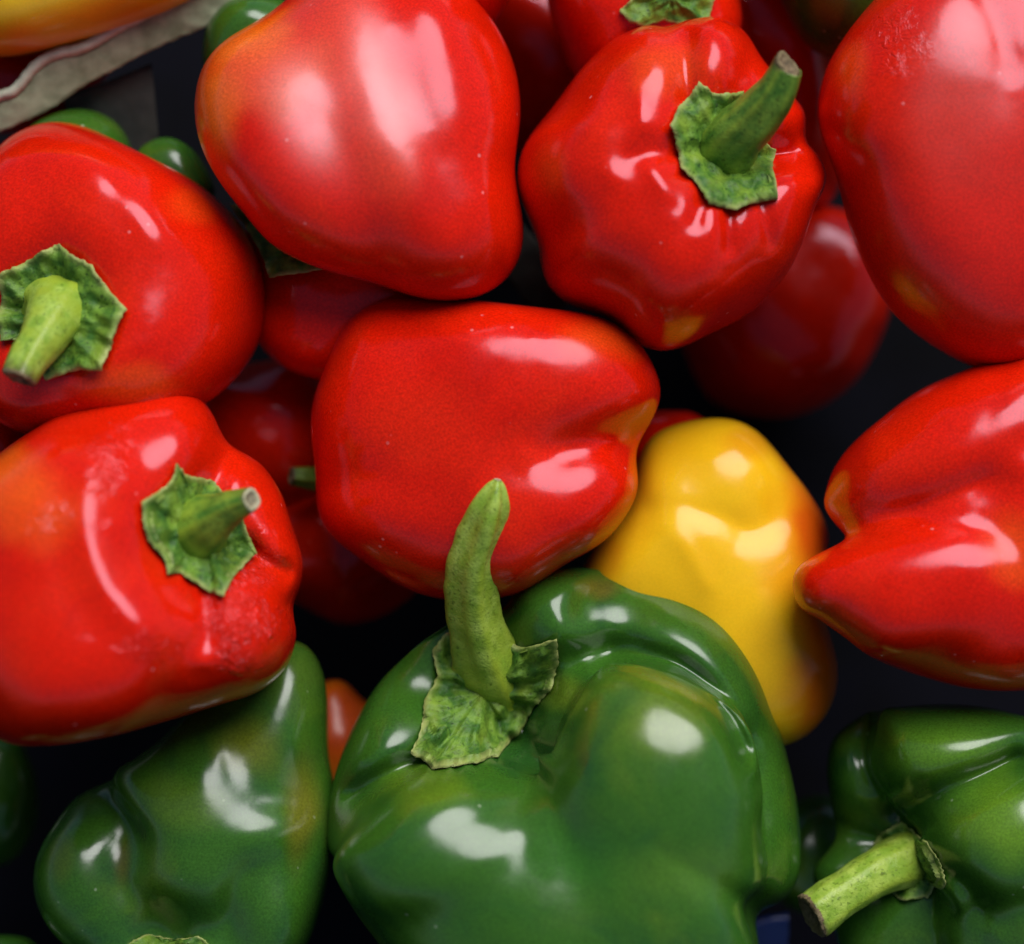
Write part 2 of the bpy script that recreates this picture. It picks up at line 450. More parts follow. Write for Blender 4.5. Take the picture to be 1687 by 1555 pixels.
def stem(fr, path, seed=1, ridges=5, ridge_amp=0.09, glow=(0.15, 0.35), tipw=0.12, cut=True, cutmat=None, squash=1.0, tilt=None):
    """path: (px, py, z, radius) from the root to the cut end"""
    P = fr.loc([(a, b, z) for a, b, z, r in path]); Rr = np.array([p[3] for p in path], float)
    Q = catmull(np.c_[P, Rr], 10, closed=False)
    Rr = Q[:, 3]; Q = Q[:, :3]; m = len(Q); n = 36
    Rr = Rr * (1 + 0.22 * np.exp(-np.arange(m) / (0.10 * m)))
    T = np.gradient(Q, axis=0); T /= np.linalg.norm(T, axis=1)[:, None]
    if tilt is not None:
        for j in range(1, 5):
            T[-j] = T[-j] * (j / 5.0) + np.array(tilt) * (1 - j / 5.0); T[-j] /= np.linalg.norm(T[-j])
    up = np.cross(T[0], [0.3, 0.2, 1]); up /= np.linalg.norm(up)
    L = []; frames = []
    for i in range(m):
        up = up - (up @ T[i]) * T[i]; up /= np.linalg.norm(up); bi = np.cross(T[i], up)
        frames.append((up.copy(), bi))
        u = i / (m - 1)
        for k in range(n):
            a = 2 * math.pi * k / n
            r = Rr[i] * (1 + ridge_amp * math.cos(ridges * a + seed + 0.8 * u) * (0.5 + u * 0.7) + 0.03 * math.cos(2 * a + seed))
            L.append(Q[i] + (up * math.cos(a) + bi * math.sin(a) * squash) * r)
    L = np.array(L)
    u = np.repeat(np.arange(m) / (m - 1), n)
    c = np.repeat(Q, n, axis=0); d = L - c
    L = c + d * (1 + 0.03 * sines(L, 60, seed) + 0.012 * sines(L, 20, seed + 2))[:, None]
    faces = [(i * n + k, i * n + (k + 1) % n, (i + 1) * n + (k + 1) % n, (i + 1) * n + k) for i in range(m - 1) for k in range(n)]
    g = np.clip(glow[1] * (1 - u / 0.6), 0, 1) + glow[0] * np.clip(0.5 + sines(L * np.array([1, 1, 1]), 30, seed + 4), 0, 1)
    stripe = np.tile(np.sin(np.arange(n) * 2 * math.pi / n * 7 + seed) * 0.5 + np.sin(np.arange(n) * 2 * math.pi / n * 11 + seed * 2) * 0.5, m)
    L = L + (L - c) * (0.03 * stripe)[:, None]; g = g + 0.34 * stripe
    tw = smooth((u - (1 - tipw)) / tipw * 0.9 + 0.12 * sines(L, 14, seed + 6)) if tipw > 0 else u * 0
    tw = np.where(u < 1 - 1.6 * tipw, 0, tw)
    attrs = {'glow': np.clip(g, 0, 1), 'tipw': tw, 'rim': u * 0}
    # cut end: slightly dished disc with a raised ring
    up, bi = frames[-1]; R0 = Rr[-1]; CL = []; rings = [(1.0, -0.10), (1.0, 0.06), (0.86, 0.13), (0.68, 0.0), (0.45, -0.18), (0.2, -0.12)]
    for f, h in rings:
        for k in range(n):
            a = 2 * math.pi * k / n
            r = R0 * f * (1 + ridge_amp * math.cos(ridges * a + seed + 0.8) * 1.2)
            CL.append(Q[-1] + (up * math.cos(a) + bi * math.sin(a) * squash) * r + T[-1] * h * R0)
    CL.append(Q[-1] - T[-1] * 0.2 * R0); CL = np.array(CL)
    CL = CL + np.outer(sines(CL, 8, seed + 9) * R0 * 0.05, T[-1])
    nr = len(rings)
    cf = [(i * n + k, i * n + (k + 1) % n, (i + 1) * n + (k + 1) % n, (i + 1) * n + k) for i in range(nr - 1) for k in range(n)]
    cf += [((nr - 1) * n + k, (nr - 1) * n + (k + 1) % n, len(CL) - 1) for k in range(n)]
    ct = np.concatenate([[0.2] * n, [0.1] * n, [0.0] * n, [0.5] * n, [0.8] * n, [0.6] * n, [0.6]])
    return L, faces, attrs, CL, cf, {'tipw': ct, 'rim': ct * 0, 'glow': ct * 0}

# ------------------------------------------------------------------ one pepper
GROUPS = {'red': 'red bell peppers in the pile', 'green': 'green bell peppers in the pile'}
def pepper(label, c, z, mat, lobes=None, auto=None, outline=None, cal=None, stm=None, tints=(), wrinkles=(), dusty=(), group=None, **kw):
    fr = Frame(c[0], c[1], z)
    if auto: lobes = auto_lobes(**auto)
    else:
        out = []
        for l in lobes:            # (px,py,dz, rx,ry,rz[, rot deg in the picture plane])
            q = fr.loc([(l[0], l[1], l[2])])[0]; t = math.radians(l[6]) if len(l) > 6 else 0
            out.append((q, l[3:6], np.array([[math.cos(t), -math.sin(t), 0], [math.sin(t), math.cos(t), 0], [0, 0, 1]])))
        lobes = out
    L, F = body(fr, lobes, outline, **kw)
    at = {'tint': paint(fr, L, tints), 'wrinkle': area(fr, L, wrinkles), 'dusty': area(fr, L, dusty, soft_wl=230)}
    if cal is None and stm is None:
        o = mesh_obj('bell_pepper', fr, L, F, mat, attrs=at); tag(o, label, 'bell pepper', group); return o
    root = bpy.data.objects.new('bell_pepper', None); col.objects.link(root); root.location = fr.c; root.empty_display_size = 0.02
    tag(root, label, 'bell pepper', group)
    mesh_obj('flesh', fr, L, F, mat, root, at)
    bvh = bvh_of(L, F)
    if cal:
        cl, cf, ca = calyx(fr, bvh, **cal, root=root)
        mesh_obj('calyx', fr, cl, cf, cal.get('mat') or CALYX, root, ca)
    if stm:
        stm = dict(stm); path = stm.pop('path'); m = stm.pop('mat', STEM); cm = stm.pop('cutmat', CUT); rel = stm.pop('rel', True)
        q = fr.loc([(path[0][0], path[0][1])])[0]; z0 = hit(bvh, q[0], q[1]) if rel else 0; q = fr.loc([(path[0][0], path[0][1])], z0)[0]; z0 = hit(bvh, q[0], q[1])
        path = [(a, b, zz + z0, r) for a, b, zz, r in path]
        sl_, sf, sa, cl_, cf_, ca_ = stem(fr, path, **stm)
        so_ = mesh_obj('stem', fr, sl_, sf, m, root, sa)
        e = mesh_obj('cut_end', fr, cl_, cf_, cm, so_, ca_)
    return root

OR = (0.72, 0.075, 0.006)
# ---- main green pepper, bottom centre
pepper('large glossy green pepper at bottom centre with long upright curved stem', (930, 1300), 20, GREEN,
  lobes=[(905, 1040, -70, 100, 105, 150, 0), (1110, 1140, -90, 165, 172, 180, -25), (1078, 1308, 120, 180, 215, 150, 0), (1075, 1490, 100, 190, 230, 160, 0), (755, 1405, 80, 155, 158, 150, 8),
         (790, 1540, 45, 175, 185, 165, 0), (645, 1265, -80, 112, 150, 160, -10), (1225, 1375, -110, 100, 235, 170, 0), (930, 1530, 60, 270, 200, 190, 0), (915, 1415, 80, 125, 145, 135, 0)],
  outline=[(826, 1000), (860, 958), (920, 936), (985, 938), (1050, 952), (1120, 975), (1190, 1020), (1240, 1085), (1275, 1170), (1298, 1250), (1316, 1340),
           (1318, 1430), (1290, 1485), (1250, 1510), (1245, 1590), (1160, 1680), (1000, 1740), (830, 1720), (700, 1640), (620, 1550), (560, 1460), (538, 1370), (548, 1290), (575, 1210),
           (620, 1130), (680, 1070), (720, 1040), (770, 1010)],
  soft=11, noise=0.008, seed=4, rl=30, box=1.12, sub=7,
  dents=[(805, 1150, 115, 115)],
  strokes=[([(832, 1200), (845, 1250), (838, 1300)], 24, 40), ([(705, 1262), (640, 1285), (540, 1345)], 20, 60), ([(690, 1252), (760, 1247), (825, 1224), (885, 1165), (928, 1110)], 22, 55, 1), ([(1250, 1290), (1252, 1400), (1250, 1520)], 14, 14),
           ([(915, 1112), (975, 1088), (1045, 1082), (1125, 1105), (1190, 1165), (1240, 1265)], 17, 62), ([(995, 950), (965, 1000), (925, 1050)], 26, 34)],
  tints=[(1090, 1180, 90, 60, (0.12, 0.19, 0.01), .7), (960, 1400, 120, 60, (0.03, 0.14, 0.012), .6), (990, 975, 40, 22, (0.16, 0.10, 0.015), .5), (700, 1300, 70, 40, (0.11, 0.2, 0.01), .7),
         (930, 1150, 60, 30, (0.13, 0.2, 0.012), .6), (1110, 1420, 110, 60, (0.07, 0.17, 0.012), .6)],
  cal=dict(outline=[(915, 1044), (919, 1085), (908, 1130), (880, 1162), (860, 1202), (822, 1238), (770, 1243), (715, 1251), (680, 1230), (698, 1190), (700, 1150), (722, 1110), (712, 1070), (735, 1040), (800, 1040), (860, 1062)],
           centre=(795, 1140), seed=3, lift=10, thick=9, hump=36, hump_r=0.6, follow=0.3, curl=9, crumple=1.4),
  stm=dict(path=[(814, 1118, -14, 54), (807, 1092, 28, 55), (791, 1050, 75, 44), (777, 985, 125, 39), (779, 925, 165, 36), (795, 870, 195, 33), (809, 832, 215, 27), (817, 803, 225, 15), (820, 790, 229, 5)],
           seed=2, ridges=4, ridge_amp=0.15, glow=(0.35, 0.5), tipw=0.03, mat=STEMY), group=GROUPS['green'])

# ---- centre red pepper lying on its side
pepper('red pepper lying on its side in the centre behind the tall green stem', (795, 735), -70, RED,
  lobes=[(880, 638, 45, 235, 135, 165, 2), (660, 690, 5, 165, 180, 170, 0), (890, 850, 50, 175, 140, 170, 14), (680, 850, 5, 165, 150, 165, 0), (1010, 640, 0, 75, 110, 120, 0), (790, 745, 15, 190, 190, 182, 0)],
  outline=[(512, 700), (520, 640), (548, 580), (575, 525), (625, 497), (700, 490), (780, 494), (870, 504), (950, 514), (1015, 532), (1055, 570), (1076, 605), (1088, 660), (1084, 698), (1042, 716), (1050, 748), (1054, 795), (1034, 840), (995, 890), (930, 930), (860, 975),
           (770, 990), (700, 980), (640, 955), (575, 905), (525, 855), (522, 790), (515, 745)],
  soft=20, noise=0.010, seed=12, strokes=[([(1085, 712), (1010, 720), (930, 742), (860, 752)], 30, 30), ([(1090, 712), (1055, 714), (1020, 718)], 18, 45), ([(535, 800), (600, 790), (680, 770)], 30, 10)],
  tints=[(1000, 560, 90, 40, OR, .6), (700, 700, 120, 80, (0.66, 0.02, 0.003), .5)], group=GROUPS['red'])

# ---- big red pepper, top, pointing down
pepper('large red pepper at top with pale orange and painted haze down its middle', (590, 230), -40, RED,
  lobes=[(480, 200, 30, 170, 290, 180, 18), (660, 150, 50, 140, 300, 190, 14), (775, 260, 10, 95, 230, 165, 4), (720, 340, 0, 140, 150, 150, 0)],
  outline=[(322, 170), (330, 120), (365, 70), (430, 30), (500, -20), (560, -60), (680, -60), (760, -25), (815, 40), (845, 100), (857, 170), (853, 240), (848, 290), (860, 345), (862, 400), (845, 445), (800, 480), (750, 497), (690, 490), (600, 462),
           (520, 440), (450, 405), (405, 355), (365, 305), (335, 250), (322, 205)],
  soft=20, noise=0.008, seed=21, tilt=(-0.05, -0.30), strokes=[([(620, -60), (650, 60), (690, 180), (725, 300), (745, 420)], 42, 17), ([(500, 20), (540, 140), (600, 260), (640, 330)], 50, -6)],
  tints=[(350, 180, 60, 150, (0.75, 0.13, 0.006), .85), (400, 60, 90, 60, (0.75, 0.13, 0.006), .8), (560, 90, 80, 160, (0.76, 0.07, 0.02), .4), (630, 230, 70, 140, (0.76, 0.07, 0.02), .35), (440, 130, 100, 80, (0.72, 0.12, 0.04), .5)],  # middle tints mix orange skin with painted sheen; left-edge orange is its own colour
  dusty=[(540, 170, 190, 210, .85)], group=GROUPS['red'])

# ---- upper middle right red pepper with stem
pepper('red pepper upper right with curved stem pointing up to its right', (1105, 310), -50, RED,
  auto=dict(axis=(0.42, 0.22, 0.88), R=250, Lh=215, n=5, phase=0.5, off=0.46, seed=5, fat=0.60),
  outline=[(855, 265), (872, 225), (915, 170), (960, 110), (1010, 65), (1060, 43), (1100, 42), (1130, 33), (1180, 28), (1225, 50), (1260, 100), (1300, 150), (1325, 185), (1330, 230), (1352, 262), (1360, 300), (1340, 350), (1318, 410),
           (1290, 460), (1235, 515), (1170, 550), (1125, 571), (1085, 577), (1045, 562), (1005, 530), (935, 500), (898, 460), (885, 400), (865, 350), (853, 310)],
  soft=14, noise=0.010, seed=31, sub=7, rl=40, tilt=(0, -0.12), dents=[(1195, 250, 80, 60)],
  strokes=[([(1130, 170), (1128, 110), (1132, 20)], 22, 32), ([(1120, 260), (1060, 265), (1000, 300)], 26, 20), ([(1190, 350), (1195, 400), (1190, 440)], 13, 16), ([(1250, 345), (1262, 390), (1265, 430)], 14, 12),
           ([(1275, 250), (1345, 240)], 22, 50), ([(1150, 340), (1130, 400)], 14, 12), ([(970, 215), (1010, 120), (1090, 90)], 26, -8), ([(1045, 150), (1062, 245)], 18, -8), ([(1068, 290), (1108, 355)], 18, -9), ([(1158, 55), (1160, 95)], 22, -8)],
  tints=[(1100, 120, 90, 50, OR, .5), (900, 300, 40, 60, OR, .4)],
  cal=dict(outline=[(1148, 142), (1170, 160), (1200, 160), (1224, 153), (1226, 185), (1245, 205), (1262, 235), (1281, 246), (1270, 280), (1275, 335), (1235, 342), (1203, 356), (1160, 345), (1140, 310), (1115, 285), (1108, 240), (1099, 218), (1113, 185), (1130, 168)],
           centre=(1195, 250), seed=7, lift=16, hump=18),
  stm=dict(path=[(1193, 262, -12, 62), (1196, 248, 25, 52), (1214, 222, 62, 45), (1243, 194, 92, 39), (1272, 162, 118, 34), (1290, 128, 138, 28), (1297, 108, 147, 25)], seed=4, ridges=4, glow=(0.2, 0.25), tipw=0.10, cutmat=DRY, tilt=(0.75, 0.35, 0.55)), group=GROUPS['red'])

# ---- left red pepper with stem pointing down left
pepper('red pepper at left edge with pale thick stem pointing down left', (190, 455), -60, RED,
  auto=dict(axis=(-0.42, -0.22, 0.88), R=255, Lh=215, n=4, phase=0.9, off=0.42, seed=8, fat=0.63),
  outline=[(-70, 420), (-50, 320), (-10, 248), (40, 213), (95, 200), (150, 212), (205, 238), (260, 265), (310, 292), (360, 330), (400, 375), (430, 430), (441, 500), (428, 560), (400, 610), (360, 650), (330, 670), (260, 700), (180, 720), (100, 725), (40, 712), (-20, 680), (-60, 560)],
  soft=20, noise=0.009, seed=41, tilt=(-0.06, -0.25), dents=[(95, 530, 90, 60)], strokes=[([(0, 640), (60, 650), (160, 640)], 22, 12), ([(0, 280), (60, 255), (130, 265), (200, 310), (250, 370), (315, 450)], 34, -12), ([(205, 300), (215, 350)], 20, 10)],
  tints=[(230, 640, 90, 40, OR, .6), (330, 330, 60, 40, OR, .4)],
  cal=dict(outline=[(105, 404), (122, 420), (160, 440), (185, 475), (220, 514), (205, 545), (195, 580), (180, 615), (140, 612), (85, 628), (60, 600), (30, 560), (5, 562), (-4, 520), (5, 490), (0, 455), (40, 435), (70, 420)],
           centre=(95, 520), seed=9, lift=16, hump=20),
  stm=dict(path=[(103, 508, -10, 60), (100, 512, 25, 52), (88, 530, 60, 42), (68, 560, 92, 34), (48, 590, 115, 29), (32, 622, 132, 26)], seed=6, ridges=4, ridge_amp=.05, glow=(0.6, 0.5), tipw=0.14, mat=STEMY, cutmat=DRY, tilt=(-0.3, -0.85, 0.2)), group=GROUPS['red'])

# ---- lower left red pepper
pepper('red pepper at lower left with short stem showing a pale round cut end', (235, 935), 60, RED,
  auto=dict(axis=(0.45, 0.15, 0.86), R=265, Lh=235, n=5, phase=0.25, off=0.46, seed=3, fat=0.60),
  outline=[(-90, 900), (-60, 800), (0, 745), (60, 704), (120, 668), (180, 641), (240, 630), (300, 637), (342, 668), (368, 715), (385, 735), (430, 765), (462, 810), (480, 860), (498, 920), (496, 960), (484, 1000), (488, 1050), (470, 1100), (425, 1140), (350, 1165), (270, 1190), (180, 1215),
           (80, 1230), (0, 1220), (-70, 1150), (-100, 1030)],
  soft=14, noise=0.009, seed=51, sub=7, rl=40, tilt=(-0.08, -0.2), dents=[(340, 880, 88, 62)],
  strokes=[([(345, 795), (372, 740), (395, 705)], 28, 58), ([(405, 905), (450, 938), (515, 958)], 24, 55), ([(335, 975), (350, 1020), (345, 1090)], 20, 26), ([(180, 745), (165, 860), (190, 950), (250, 1020), (310, 1070)], 30, -14), ([(260, 850), (215, 830), (150, 790)], 20, 5)],
  tints=[(60, 830, 130, 80, OR, .7), (-10, 780, 90, 60, (0.75, 0.12, 0.005), .6)],
  wrinkles=[(190, 760, 55, 75, .5), (405, 1030, 65, 70, 1.3), (420, 930, 45, 60, .8), (250, 1060, 60, 30, .5), (330, 700, 30, 30, .25), (300, 1070, 30, 20, .5), (120, 850, 50, 30, .4)],
  cal=dict(outline=[(297, 764), (310, 782), (345, 790), (370, 815), (398, 835), (402, 870), (420, 912), (400, 935), (388, 950), (376, 978), (350, 972), (322, 955), (305, 942), (288, 942), (280, 915), (258, 890), (250, 860), (246, 826), (268, 810), (290, 790)],
           centre=(335, 875), seed=11, lift=16, hump=14, hump_r=0.5),
  stm=dict(path=[(322, 875, -10, 56), (330, 868, 22, 50), (352, 855, 52, 38), (378, 838, 78, 27), (400, 828, 96, 21), (414, 823, 104, 18)], seed=8, ridges=4, ridge_amp=.05, glow=(0.25, 0.7), tipw=0.16, tilt=(0.75, 0.1, 0.65)), group=GROUPS['red'])

# ---- right hand reds
pepper('large smooth red pepper at upper right edge, standing tall', (1590, 270), -20, RED,
  lobes=[(1540, 250, 20, 180, 320, 190, -8), (1700, 250, 0, 170, 330, 190, 0), (1600, 420, -10, 190, 210, 170, 0)],
  outline=[(1348, 180), (1362, 110), (1395, 55), (1440, 0), (1500, -50), (1620, -80), (1760, -40), (1840, 80), (1860, 250), (1830, 430), (1760, 560), (1700, 605), (1640, 612), (1590, 600), (1530, 565), (1470, 515), (1430, 450), (1405, 390), (1385, 320), (1368, 260), (1352, 225)],
  soft=26, noise=0.008, seed=61, strokes=[([(1600, -40), (1640, 60), (1660, 160)], 24, 10)],
  wrinkles=[(1470, 70, 50, 70, .45)], tints=[(1560, 200, 110, 160, (0.50, 0.02, 0.006), .5), (1400, 120, 30, 60, OR, .5)], dusty=[(1580, 330, 160, 260, .4)], group=GROUPS['red'])
pepper('red pepper at right edge with blunt tip pointing left onto the yellow one', (1580, 890), -10, RED,
  lobes=[(1570, 790, -10, 200, 170, 170, 20), (1520, 965, 70, 205, 115, 150, 8), (1720, 900, 0, 170, 230, 190, 0), (1620, 985, 10, 240, 140, 165, 0)],
  outline=[(1358, 830), (1370, 780), (1400, 735), (1450, 690), (1510, 645), (1580, 612), (1650, 592), (1750, 580), (1850, 680), (1900, 850), (1860, 1030), (1760, 1120), (1690, 1138), (1600, 1135), (1520, 1115), (1440, 1085), (1390, 1050), (1350, 1022), (1318, 1000), (1306, 962), (1322, 926), (1364, 902), (1388, 886), (1374, 862)],
  soft=12, noise=0.008, seed=71, sub=7, rl=30, strokes=[([(1350, 898), (1420, 874), (1480, 848), (1600, 800), (1680, 770)], 34, 28)], tints=[(1660, 900, 60, 60, OR, .6)], group=GROUPS['red'])

# ---- yellow
pepper('yellow pepper with orange flush and painted bounce, wedged between red and green ones', (1185, 950), -170, YELLOW,
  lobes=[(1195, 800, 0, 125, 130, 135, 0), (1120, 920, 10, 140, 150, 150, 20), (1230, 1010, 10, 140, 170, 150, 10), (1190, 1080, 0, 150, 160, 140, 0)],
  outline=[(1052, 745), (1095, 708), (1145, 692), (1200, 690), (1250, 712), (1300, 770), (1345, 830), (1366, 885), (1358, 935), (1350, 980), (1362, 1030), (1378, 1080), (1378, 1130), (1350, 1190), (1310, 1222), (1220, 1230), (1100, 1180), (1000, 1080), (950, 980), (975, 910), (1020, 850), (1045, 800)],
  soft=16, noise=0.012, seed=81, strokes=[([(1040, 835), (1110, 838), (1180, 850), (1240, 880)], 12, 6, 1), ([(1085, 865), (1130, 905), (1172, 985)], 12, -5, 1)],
  tints=[(1350, 860, 75, 150, (0.62, 0.09, 0.004), .95), (1372, 1120, 85, 160, (0.62, 0.11, 0.004), .95), (1290, 950, 50, 60, (0.70, 0.27, 0.006), .6), (1240, 730, 60, 30, (0.6, 0.2, 0.006), .5), (985, 910, 40, 50, (.7, .22, .006), .5)])  # right-side oranges paint red bounce and shading over the ripening flush

# ---- lower left green
pepper('mottled green pepper at bottom left under the lower red one', (320, 1390), -110, GREEN,
  lobes=[(165, 1425, 20, 105, 110, 120, 0), (350, 1390, 55, 115, 140, 140, -15), (455, 1510, 45, 75, 130, 130, 0), (450, 1230, 5, 95, 170, 120, -20), (260, 1490, 20, 110, 110, 115, 0)],
  outline=[(55, 1450), (70, 1390), (112, 1328), (175, 1284), (240, 1235), (310, 1175), (380, 1115), (440, 1070), (485, 1055), (520, 1085), (540, 1140), (540, 1230), (553, 1310), (548, 1400), (528, 1500), (480, 1600), (380, 1660), (230, 1640), (120, 1570), (70, 1510)],
  soft=13, noise=0.014, seed=91, dents=[(260, 1535, 60, 55), (345, 1525, 50, 30)], strokes=[([(200, 1385), (195, 1440), (225, 1510)], 24, 26), ([(375, 1520), (400, 1440), (420, 1380)], 26, 16), ([(330, 1180), (300, 1290), (320, 1360)], 40, 10)],
  tints=[(410, 1230, 60, 50, (0.16, 0.19, 0.01), .8), (300, 1320, 80, 50, (0.09, 0.17, 0.01), .6), (200, 1420, 18, 50, (0.12, 0.07, 0.01), .5), (100, 1420, 25, 40, (0.10, 0.12, 0.01), .4), (500, 1330, 30, 100, (0.15, 0.13, 0.01), .7), (490, 1120, 60, 60, (0.06, 0.11, 0.012), .6)],
  cal=dict(outline=[(205, 1560), (220, 1548), (240, 1540), (280, 1548), (330, 1538), (355, 1555), (340, 1590), (260, 1620), (200, 1590)], centre=(270, 1555), seed=13, lift=6, hump=8, follow=.2),
  group=GROUPS['green'])

# ---- lower right green
pepper('green pepper at bottom right corner with thick stem pointing down left', (1570, 1400), -60, GREEN,
  lobes=[(1435, 1280, -90, 75, 95, 100, 0), (1565, 1255, 20, 130, 95, 120, 8), (1665, 1385, 55, 150, 112, 140, 15), (1680, 1500, 0, 150, 130, 150, 0), (1500, 1470, -90, 140, 130, 90, 0), (1480, 1560, -60, 120, 90, 90, 0)],
  outline=[(1362, 1270), (1375, 1215), (1430, 1175), (1500, 1162), (1580, 1160), (1660, 1172), (1760, 1210), (1850, 1330), (1880, 1480), (1800, 1600), (1650, 1660), (1500, 1650), (1400, 1600), (1370, 1520), (1340, 1440), (1375, 1380), (1368, 1320)],
  soft=11, noise=0.012, seed=101, sub=7, rl=30, box=1.1, dents=[(1490, 1400, 70, 45)], strokes=[([(1470, 1180), (1450, 1260), (1480, 1340)], 20, 45), ([(1505, 1350), (1560, 1305), (1640, 1272), (1720, 1240)], 20, 55), ([(1520, 1420), (1590, 1460), (1640, 1540)], 22, 24)],
  tints=[(1570, 1250, 120, 60, (0.09, 0.21, 0.012), .8), (1665, 1350, 110, 70, (0.11, 0.23, 0.012), .8)],
  cal=dict(outline=[(1484, 1352), (1510, 1372), (1528, 1402), (1536, 1435), (1518, 1468), (1475, 1474), (1440, 1448), (1436, 1404), (1455, 1372)], centre=(1485, 1415), seed=15, lift=10, hump=16, curl=0, crumple=0.5),
  stm=dict(path=[(1500, 1420, -10, 50), (1475, 1425, 35, 45), (1440, 1440, 62, 39), (1400, 1465, 85, 37), (1365, 1488, 100, 38), (1338, 1508, 108, 38)], seed=3, ridges=4, ridge_amp=.05, glow=(0.25, 0.2), tipw=0.08, mat=STEMY, cutmat=DRY, tilt=(-.8, -.35, .25)),
  group=GROUPS['green'])

# ---- second layer, half hidden
pepper('dark red pepper tucked behind the centre one, leafy calyx corner showing', (560, 500), -190, RED,
  auto=dict(axis=(-0.4, 0.5, 0.75), R=150, Lh=130, n=4, phase=.3, off=.4, seed=11, fat=.66), sub=5,
  outline=[(395, 400), (440, 360), (520, 340), (620, 360), (700, 420), (720, 500), (690, 580), (600, 620), (500, 620), (430, 570), (400, 480)],
  cal=dict(outline=[(370, 330), (460, 320), (560, 350), (585, 420), (535, 448), (490, 455), (445, 460), (436, 430), (420, 400)], centre=(490, 390), seed=17, lift=34, hump=6, follow=.3, thick=9), soft=14, group=GROUPS['red'])
pepper('shaded red pepper in the gap left of the centre one, second layer', (470, 700), -420, RED, sub=5,
  auto=dict(axis=(0.6, 0.5, 0.6), R=150, Lh=150, n=4, phase=.3, off=.4, seed=12, fat=.66),
  outline=[(300, 640), (370, 605), (450, 595), (520, 610), (590, 660), (620, 740), (580, 820), (500, 850), (400, 830), (320, 760)], soft=14, group=GROUPS['red'])
pepper('dim red pepper low between lower left and centre reds, thin stub stem pointing left', (560, 880), -460, RED, sub=5,
  auto=dict(axis=(-0.5, 0.5, 0.7), R=150, Lh=140, n=4, phase=.9, off=.4, seed=13, fat=.66),
  outline=[(430, 880), (450, 800), (520, 760), (620, 780), (690, 860), (690, 960), (620, 1020), (520, 1010), (450, 960)], soft=14,
  stm=dict(path=[(570, 800, 20, 30), (540, 792, 60, 22), (510, 787, 80, 18), (482, 784, 90, 14)], seed=3, glow=(0, 0), tipw=.1, cutmat=DRY), group=GROUPS['red'])
pepper('small sliver of red pepper at left edge under the left red one', (0, 740), -200, RED, sub=5,
  auto=dict(axis=(-0.5, 0.5, 0.7), R=90, Lh=90, n=4, phase=.9, off=.4, seed=14, fat=.66), outline=[(-90, 740), (-40, 670), (20, 680), (48, 720), (40, 780), (0, 830), (-70, 820)], group=GROUPS['red'])
pepper('red pepper at top edge behind the curved stem one, dark calyx on top', (1030, 20), -210, RED, sub=6,
  auto=dict(axis=(0.25, 0.45, 0.85), R=130, Lh=140, n=4, phase=.4, off=.4, seed=15, fat=.66),
  outline=[(900, -20), (925, -100), (1000, -140), (1100, -140), (1180, -100), (1215, -20), (1220, 60), (1160, 120), (1050, 150), (960, 140), (925, 80), (905, 20)],
  cal=dict(outline=[(1020, 18), (1040, 0), (1045, -40), (1100, -60), (1150, -50), (1180, -10), (1172, 18), (1165, 38), (1130, 42), (1095, 35), (1060, 45), (1035, 38)], centre=(1105, 0), seed=19, lift=9, hump=14), soft=14, group=GROUPS['red'])
pepper('sliver of bright red pepper at top edge behind the large hazy one', (840, -160), -130, RED, sub=5,  # unseen upper body enlarged and raised to shade the gap below
  auto=dict(axis=(0.25, 0.45, 0.85), R=160, Lh=150, n=4, phase=.4, off=.4, seed=16, fat=.66), outline=[(690, -60), (720, -250), (850, -380), (1000, -340), (1010, -170), (910, -70), (845, -30), (832, 5), (822, 45), (780, 70), (720, 30)], group=GROUPS['red'])
pepper('dull dark red pepper deep in the gap at top centre', (880, 80), -560, RED, sub=5,
  auto=dict(axis=(0.25, 0.45, 0.85), R=150, Lh=150, n=4, phase=.1, off=.4, seed=17, fat=.66), outline=[(760, 0), (830, -70), (950, -60), (1010, 60), (990, 190), (920, 250), (830, 240), (760, 140)], group=GROUPS['red'])
pepper('dark red pepper in shade at top between curved stem one and right edge', (1270, 90), -520, RED, sub=5,
  auto=dict(axis=(0.25, 0.45, 0.85), R=150, Lh=200, n=4, phase=.1, off=.4, seed=18, fat=.66), outline=[(1130, 20), (1180, -60), (1260, -80), (1330, -30), (1380, 100), (1400, 260), (1350, 350), (1260, 330), (1170, 200)], group=GROUPS['red'])
pepper('green pepper peeking out at top right against the tall red one', (1390, -130), -170, GREEN, sub=5,  # hidden part stretched upward out of view to throw shade on the dark red
  auto=dict(axis=(0.25, 0.45, 0.85), R=180, Lh=170, n=4, phase=.1, off=.4, seed=19, fat=.66), outline=[(1290, 0), (1220, -120), (1240, -300), (1400, -380), (1530, -250), (1530, 0), (1460, 90), (1380, 100), (1320, 60)], group=GROUPS['green'])
pepper('murky red pepper in deep shade below the curved stem one', (1290, 540), -620, RED, sub=5,
  auto=dict(axis=(0.25, 0.45, 0.85), R=170, Lh=160, n=4, phase=.1, off=.4, seed=20, fat=.66), outline=[(1120, 520), (1170, 420), (1280, 340), (1400, 360), (1460, 460), (1440, 580), (1370, 660), (1260, 690), (1160, 630)], group=GROUPS['red'])
pepper('bit of red pepper showing above the yellow one', (1100, 745), -340, RED, sub=5,
  auto=dict(axis=(0.25, 0.45, 0.85), R=80, Lh=80, n=4, phase=.1, off=.4, seed=21, fat=.66), outline=[(1010, 740), (1040, 690), (1090, 676), (1140, 684), (1180, 720), (1180, 780), (1100, 820), (1030, 800)], group=GROUPS['red'])
